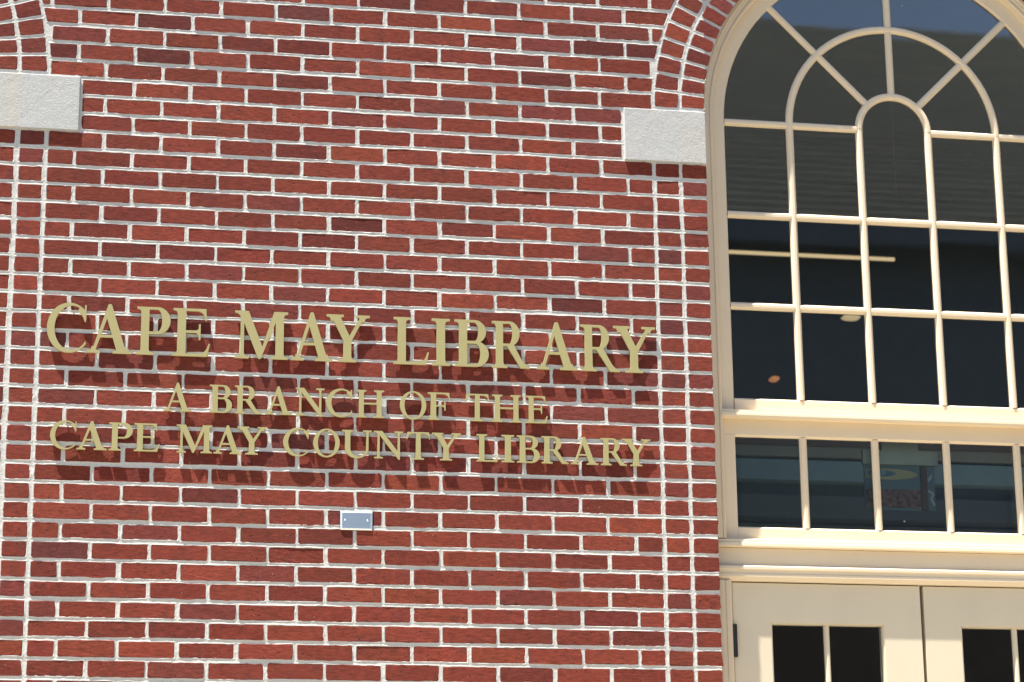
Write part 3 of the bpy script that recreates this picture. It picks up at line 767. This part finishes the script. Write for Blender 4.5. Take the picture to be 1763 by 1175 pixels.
for za, zc, yy, m_ in ((-0.729, -0.66, 1.46, M_beam3), (-0.776, -0.7295, 1.47, M_beam2), (-0.878, -0.788, 1.48, M_beam1), (-0.939, -0.8785, 1.56, M_beam4), (-1.038, -0.9395, 1.50, M_beam4), (-1.20, -1.05, 1.58, M_beam4)):
    V, F = box_vf(2.3, 6.2, yy, 1.7, za+ZG, zc+ZG, 0.002); P(mesh_obj('board', V, F, m_, sf), sinv)
# hanging picture board
hb = empty('hanging_picture', (3.198, 0.18, ZG-1.2676)); tag(hb, 'hanging board with a pale top bar and yellow blue painted shape behind the low panes', 'picture')
KP = 8.5716/8.9916   # same lines of sight, a hand's breadth behind the glass
hinv = Matrix.Translation((-3.198, -0.18, -(ZG-1.2676))) @ Matrix.Translation((CX, CY, CZ+ZG)) @ Matrix.Scale(KP, 4) @ Matrix.Translation((-CX, -CY, -(CZ+ZG)))
M_pale = plain('pale_green', (0.72, 0.78, 0.62), 0.6); M_tealb = plain('board_teal', (0.24, 0.36, 0.38), 0.6); M_yel = plain('board_yellow', (0.72, 0.68, 0.38), 0.6)
M_blue = plain('board_blue', (0.30, 0.52, 0.58), 0.6, 0, 0.3, 0.5, 60); M_red = plain('board_russet', (0.30, 0.19, 0.16), 0.7, 0, 0.3, 0.6, 70); M_wht = plain('board_white', (0.7, 0.78, 0.78), 0.6)
P(box('panel', 3.206, 3.495, 0.600, 0.606, -1.182, -0.99, M_tealb, hb), hinv)
for nm, a, b, c, d, yy, mm in (('top_bar', 3.199, 3.508, -1.001, -0.945, 0.585, M_pale), ('hanger', 3.28, 3.43, -0.944, -0.90, 0.59, M_pale), ('painted_band', 3.208, 3.46, -1.172, -1.098, 0.5975, M_red), ('post', 3.436, 3.462, -1.18, -1.002, 0.590, M_beam3)):
    P(box(nm, a, b, yy, 0.605, c, d, mm, hb), hinv)
for nm, cx, cz, rx, rz, yy, mm in (('painted_shape', 3.30, -1.038, 0.125, 0.022, 0.5965, M_yel), ('painted_shape', 3.262, -1.036, 0.075, 0.0135, 0.5945, M_blue)):
    q = [(max(3.207, cx+rx*math.cos(2*math.pi*i/28)), cz+rz*math.sin(2*math.pi*i/28)) for i in range(28)]
    P(prism(nm, q, yy, 0.604, mm, hb), hinv)
P(sweep('painted_line', [(3.466, -1.10), (3.486, -1.112), (3.478, -1.135), (3.489, -1.16)], [(-0.004, 0.604), (-0.004, 0.596), (0.004, 0.596), (0.004, 0.604)], M_wht, hb), hinv)
P(prism('painted_shape', [(3.464, -1.055), (3.487, -1.03), (3.484, -1.05), (3.470, -1.066)], 0.596, 0.604, M_wht, hb), hinv)
E_strip = emit('lamp_strip', (1.0, 0.74, 0.42), 0.23); E_spot = emit('lamp_spot', (1.0, 0.74, 0.42), 0.17); E_or = emit('lamp_orange', (1.0, 0.38, 0.14), 0.14)
o = box('strip_lamp', 2.55, 4.075, 2.50, 2.515, 0.4610, 0.4765, E_strip, None, 0.002); tag(o, 'long thin lit lamp strip inside the arched window', 'lamp')
def disc(nm, x, z, rx, rz, mat, lab):
    q = [(x+rx*math.cos(2*math.pi*i/24), z+rz*math.sin(2*math.pi*i/24)) for i in range(24)]
    tag(prism(nm, q, 2.50, 2.54, mat), lab, 'lamp')
disc('ceiling_lamp', 3.841, 0.166, 0.044, 0.012, E_spot, 'small oval lit lamp inside, under the second glazing bar')
disc('ceiling_lamp', 3.442, -0.157, 0.022, 0.011, E_or, 'small orange lit lamp inside, low behind the arched window')
o = box('pull_cord', 4.098, 4.102, 2.50, 2.504, 0.80, 1.30, plain('cord', (0.28, 0.26, 0.2), 0.8)); tag(o, 'thin pale cord hanging behind the tall round-topped pane', 'cord')

# ================================================================= BUILDING ACROSS THE STREET (mirrored in the panes)
ob = empty('shingled_building', (12, -16, 0)); tag(ob, 'large dark shingle-roofed building across the street, mirrored in the panes', 'building')
oinv = Matrix.Translation((-12, 16, 0))
M_roof, _nt, _b = new_mat('roof_shingle')
_f = noise(_nt, stretched(_nt, 1.1, 4.5, 4.5), 1.3, 4, 0.6); _g = noise(_nt, stretched(_nt, 0.15, 1, 1), 0.9, 3, 0.5)
_c = mixc(_nt, maprange(_nt, _f, 0.3, 0.7, 0, 1), (0.019, 0.021, 0.016), (0.042, 0.043, 0.034)); _c = mixc(_nt, maprange(_nt, _g, 0.35, 0.7, 0.0, 0.5), _c, (0.026, 0.029, 0.026))
_nt.links.new(_c, _b.inputs['Base Color']); _b.inputs['Roughness'].default_value = 0.95
M_wallo = plain('siding', (0.12, 0.15, 0.185), 0.8)
ye, zE, yr, zR = -13.0, 8.9, -19.5, 13.7; n = 34; V = []; F = []
for i in range(n):
    t0, t1 = i/n, (i+1)/n
    a = (ye+(yr-ye)*t0, zE+(zR-zE)*t0+0.022); b = (ye+(yr-ye)*t1, zE+(zR-zE)*t1+0.005)
    k = len(V); V += [(4.6, a[0], a[1]-0.019), (46, a[0], a[1]-0.019), (4.6, a[0], a[1]), (46, a[0], a[1]), (4.6, b[0], b[1]), (46, b[0], b[1])]
    F += [(k, k+1, k+3, k+2), (k+2, k+3, k+5, k+4)]
k = len(V); V += [(4.6, 2*yr-ye, zE), (46, 2*yr-ye, zE)]; F.append((k-2, k-1, k+1, k))
P(mesh_obj('roof', V, F, M_roof, ob), oinv)
V, F = box_vf(5.0, 45.5, 2*yr-ye+0.5, ye-0.45, 0, zE-0.02); P(mesh_obj('wall', V, F, M_wallo, ob), oinv)
V, F = box_vf(4.95, 45.6, ye-0.60, ye-0.42, 0, 5.0); P(mesh_obj('lower_wall', V, F, plain('brown_brick', (0.075, 0.045, 0.035), 0.85, 0, 0.2, 0.3, 3), ob), oinv)
V, F = box_vf(4.6, 46, ye-0.02, ye+0.06, zE-0.28, zE-0.005); P(mesh_obj('fascia', V, F, M_wallo, ob), oinv)
for zz in (1.0, 5.0):
    for i in range(14):
        xa = 6.5+i*2.7
        V, F = box_vf(xa, xa+1.3, ye-0.46, ye-0.39, zz, zz+2.0, 0.01); w_ = P(mesh_obj('window', V, F, M_beam4, ob), oinv)
print('bricks', len(bricks), 'single', len(single), 'mortar quads', nf)
